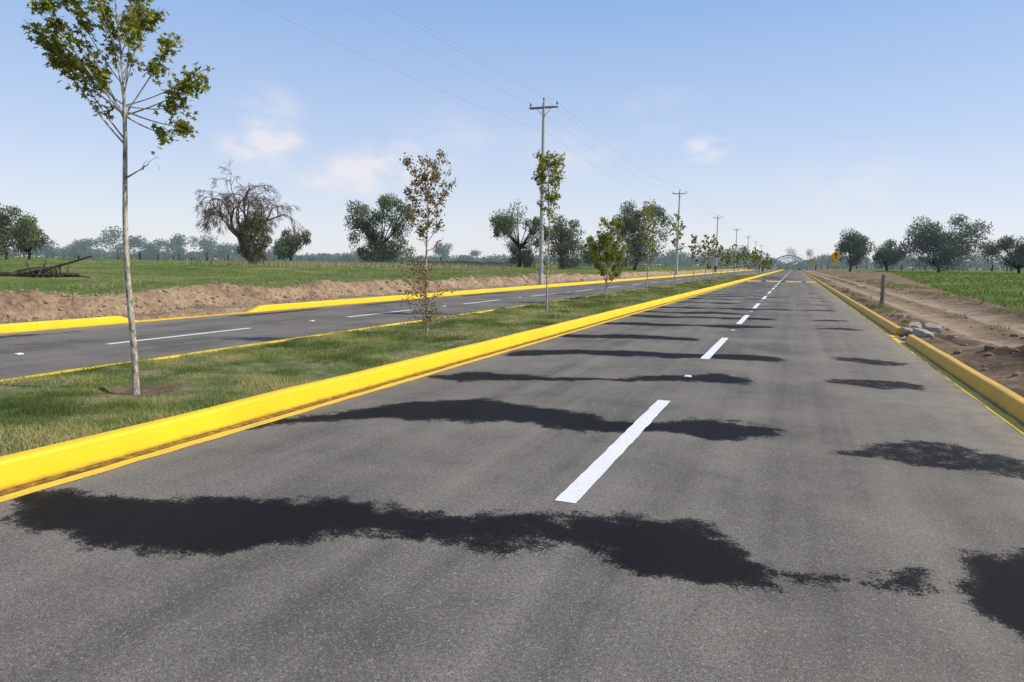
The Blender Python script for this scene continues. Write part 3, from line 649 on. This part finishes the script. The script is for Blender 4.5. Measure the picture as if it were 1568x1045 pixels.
# ------------------------------------------------------------ people
def person(name,x,y,shirt,rot,ph):
    root=bpy.data.objects.new(name,None);S.collection.objects.link(root)
    J=[(0,0,.95,.15),(0,0,1.15,.14),(0,0,1.38,.17),(0,0,1.5,.065),(0,.01,1.6,.095),(0,.01,1.7,.085),
       (.19,0,1.42,.06),(.24,.05*ph,1.15,.042),(.25,.15*ph,.9,.032),(.25,.18*ph,.8,.03),
       (-.19,0,1.42,.06),(-.24,-.05*ph,1.15,.042),(-.25,.1,.9,.032),(-.25,.12,.8,.03),
       (.1,0,.88,.10),(.11,.12*ph,.5,.065),(.11,.02*ph,.09,.045),(.11,.16*ph+.02,.04,.04),
       (-.1,0,.88,.10),(-.11,-.06*ph,.5,.065),(-.11,-.26*ph,.1,.045),(-.11,-.14*ph,.04,.04)]
    E=[(0,1),(1,2),(2,3),(3,4),(4,5),(2,6),(6,7),(7,8),(8,9),(2,10),(10,11),(11,12),(12,13),(0,14),(14,15),(15,16),(16,17),(0,18),(18,19),(19,20),(20,21)]
    for h,s in((9,1),(13,-1)):
        for i in range(5):
            bx=J[h];l=.08-.012*abs(i-2);off=(i-2)*.018
            J.append((bx[0]+(off*.3-(.03*s if i==4 else 0)),bx[1]+off,bx[2]-l*.6,.009));J.append((bx[0]-.01*s,bx[1]+off*1.1,bx[2]-l,.008))
            E.append((h,len(J)-2));E.append((len(J)-2,len(J)-1))
    me=bpy.data.meshes.new('body');me.from_pydata([j[:3] for j in J],E,[]);o=bpy.data.objects.new('body',me);S.collection.objects.link(o)
    o.modifiers.new('s','SKIN');
    for i,v in enumerate(me.skin_vertices[0].data):v.radius=(J[i][3],J[i][3]*(.75 if i<3 else 1));v.use_root=(i==0)
    o.modifiers.new('d','SUBSURF').levels=1
    bpy.context.view_layer.update();dg=bpy.context.evaluated_depsgraph_get()
    nm=bpy.data.meshes.new_from_object(o.evaluated_get(dg));o.modifiers.clear();o.data=nm
    nm.materials.clear()
    for m in(simple('skin',(.30,.17,.11)),simple('shirt',shirt),simple('trousers',(.04,.05,.09)),simple('hair_and_shoes',(.02,.015,.012))):nm.materials.append(m)
    for p in nm.polygons:
        c=p.center;i=0
        if c.z<.09:i=3
        elif c.z<.97 and abs(c.x)<.2:i=2
        elif c.z<1.48 and (abs(c.x)<.2 or c.z>1.12):i=1
        elif c.z>1.7 or (c.z>1.6 and c.y<-.03):i=3
        p.material_index=i;p.use_smooth=True
    o.parent=root
    g=.0 if -15<x<-8.5 else (.17 if -8.5<x<-5 else gz(x,y))
    root.location=(x,y,g);root.rotation_euler=(0,0,rot)
person('person_walking',-14.2,138,(.04,.04,.06),2.8,1);person('person_walking',-6.9,152,(.1,.05,.04),.4,-1);person('person_walking',-6.2,153,(.08,.1,.2),.6,1)

# ------------------------------------------------------------ sun, sky, camera
sd=Vector((.95,.30,0)).normalized();el=math.radians(43)
sv=Vector((sd.x*math.cos(el),sd.y*math.cos(el),math.sin(el)))
l=bpy.data.lights.new('sun','SUN');l.energy=4.6;l.angle=math.radians(.6);l.color=(1,.93,.81)
o=bpy.data.objects.new('sun',l);S.collection.objects.link(o);o.rotation_euler=(-sv).to_track_quat('-Z','Y').to_euler()
w=bpy.data.worlds.new('World');S.world=w;w.use_nodes=True;nt=w.node_tree;bg=nt.nodes['Background'];out=nt.nodes['World Output']
sky=nt.nodes.new('ShaderNodeTexSky');sky.sky_type='NISHITA';sky.sun_disc=False;sky.sun_elevation=el;sky.sun_rotation=math.atan2(sd.x,sd.y)
sky.altitude=1500;sky.air_density=1.0;sky.dust_density=2.0;sky.ozone_density=2.0
nt.links.new(sky.outputs[0],bg.inputs[0]);bg.inputs[1].default_value=.15
tc=nt.nodes.new('ShaderNodeTexCoord')
def wm(op,a,b=None):
    n=nt.nodes.new('ShaderNodeMath');n.operation=op
    for s,v in zip(n.inputs,(a,b)):
        if v is None:continue
        if isinstance(v,(int,float)):s.default_value=v
        else:nt.links.new(v,s)
    return n.outputs[0]
sx=nt.nodes.new('ShaderNodeSeparateXYZ');nt.links.new(tc.outputs['Generated'],sx.inputs[0])
hz=nt.nodes.new('ShaderNodeValToRGB');nt.links.new(sx.outputs[2],hz.inputs[0]);e=hz.color_ramp.elements
hs=[(0,(.85,.85,.88)),(.06,(.77,.81,.89)),(.18,(.54,.67,.91)),(.36,(.29,.49,.86)),(.7,(.13,.28,.62))]
while len(e)<len(hs):e.new(.5)
for q,(p_,c_) in zip(e,hs):q.position=p_;q.color=c_+(1,)
bh=nt.nodes.new('ShaderNodeBackground');nt.links.new(hz.outputs[0],bh.inputs[0]);bh.inputs[1].default_value=1.0
m0=nt.nodes.new('ShaderNodeMixShader');m0.inputs[0].default_value=.8;nt.links.new(bg.outputs[0],m0.inputs[1]);nt.links.new(bh.outputs[0],m0.inputs[2])
nz=nt.nodes.new('ShaderNodeTexNoise');nz.inputs['Scale'].default_value=12;nz.inputs['Detail'].default_value=6;nz.inputs['Roughness'].default_value=.55
sc=nt.nodes.new('ShaderNodeVectorMath');sc.operation='MULTIPLY';sc.inputs[1].default_value=(1,1,2);nt.links.new(tc.outputs['Generated'],sc.inputs[0]);nt.links.new(sc.outputs[0],nz.inputs['Vector'])
tot=None
for (cx,cy,cz,rad,amp) in [(-.66,.734,.152,.068,1.6),(-.54,.831,.128,.085,1.2),(-.12,.98,.156,.040,1.8),(-.60,.79,.113,.065,.8),(-.655,.727,.20,.065,.6),(-.30,.94,.15,.10,.3),(-.45,.87,.17,.12,.25),(.05,.98,.11,.10,.35),(-.18,.96,.21,.07,.25)]:
    s=nt.nodes.new('ShaderNodeVectorMath');s.operation='SUBTRACT';nt.links.new(tc.outputs['Generated'],s.inputs[0]);s.inputs[1].default_value=(cx,cy,cz)
    m2=nt.nodes.new('ShaderNodeVectorMath');m2.operation='MULTIPLY';nt.links.new(s.outputs[0],m2.inputs[0]);m2.inputs[1].default_value=(1,1,1.9)
    ln=nt.nodes.new('ShaderNodeVectorMath');ln.operation='LENGTH';nt.links.new(m2.outputs[0],ln.inputs[0])
    f=wm('SUBTRACT',1,wm('DIVIDE',ln.outputs['Value'],rad));f=wm('MAXIMUM',f,0)
    f=wm('MULTIPLY',f,wm('MULTIPLY',wm('MAXIMUM',wm('SUBTRACT',nz.outputs['Fac'],.36),0),amp*4.5))
    tot=f if tot is None else wm('ADD',tot,f)
tot=wm('MINIMUM',tot,.7)
b2=nt.nodes.new('ShaderNodeBackground');b2.inputs[0].default_value=(.95,.90,.91,1);b2.inputs[1].default_value=.95
mx=nt.nodes.new('ShaderNodeMixShader');nt.links.new(tot,mx.inputs[0]);nt.links.new(m0.outputs[0],mx.inputs[1]);nt.links.new(b2.outputs[0],mx.inputs[2]);nt.links.new(mx.outputs[0],out.inputs[0])
c=bpy.data.cameras.new('camera');c.sensor_width=36;c.lens=24;c.clip_end=8000;c.clip_start=.05
co=bpy.data.objects.new('camera',c);S.collection.objects.link(co);S.camera=co
R=Matrix.Rotation(math.radians(22.3),4,'Z')@Matrix.Rotation(math.radians(90-6.53),4,'X')@Matrix.Rotation(math.radians(.75),4,'Z')
co.matrix_world=Matrix.Translation((0,0,1.6))@R
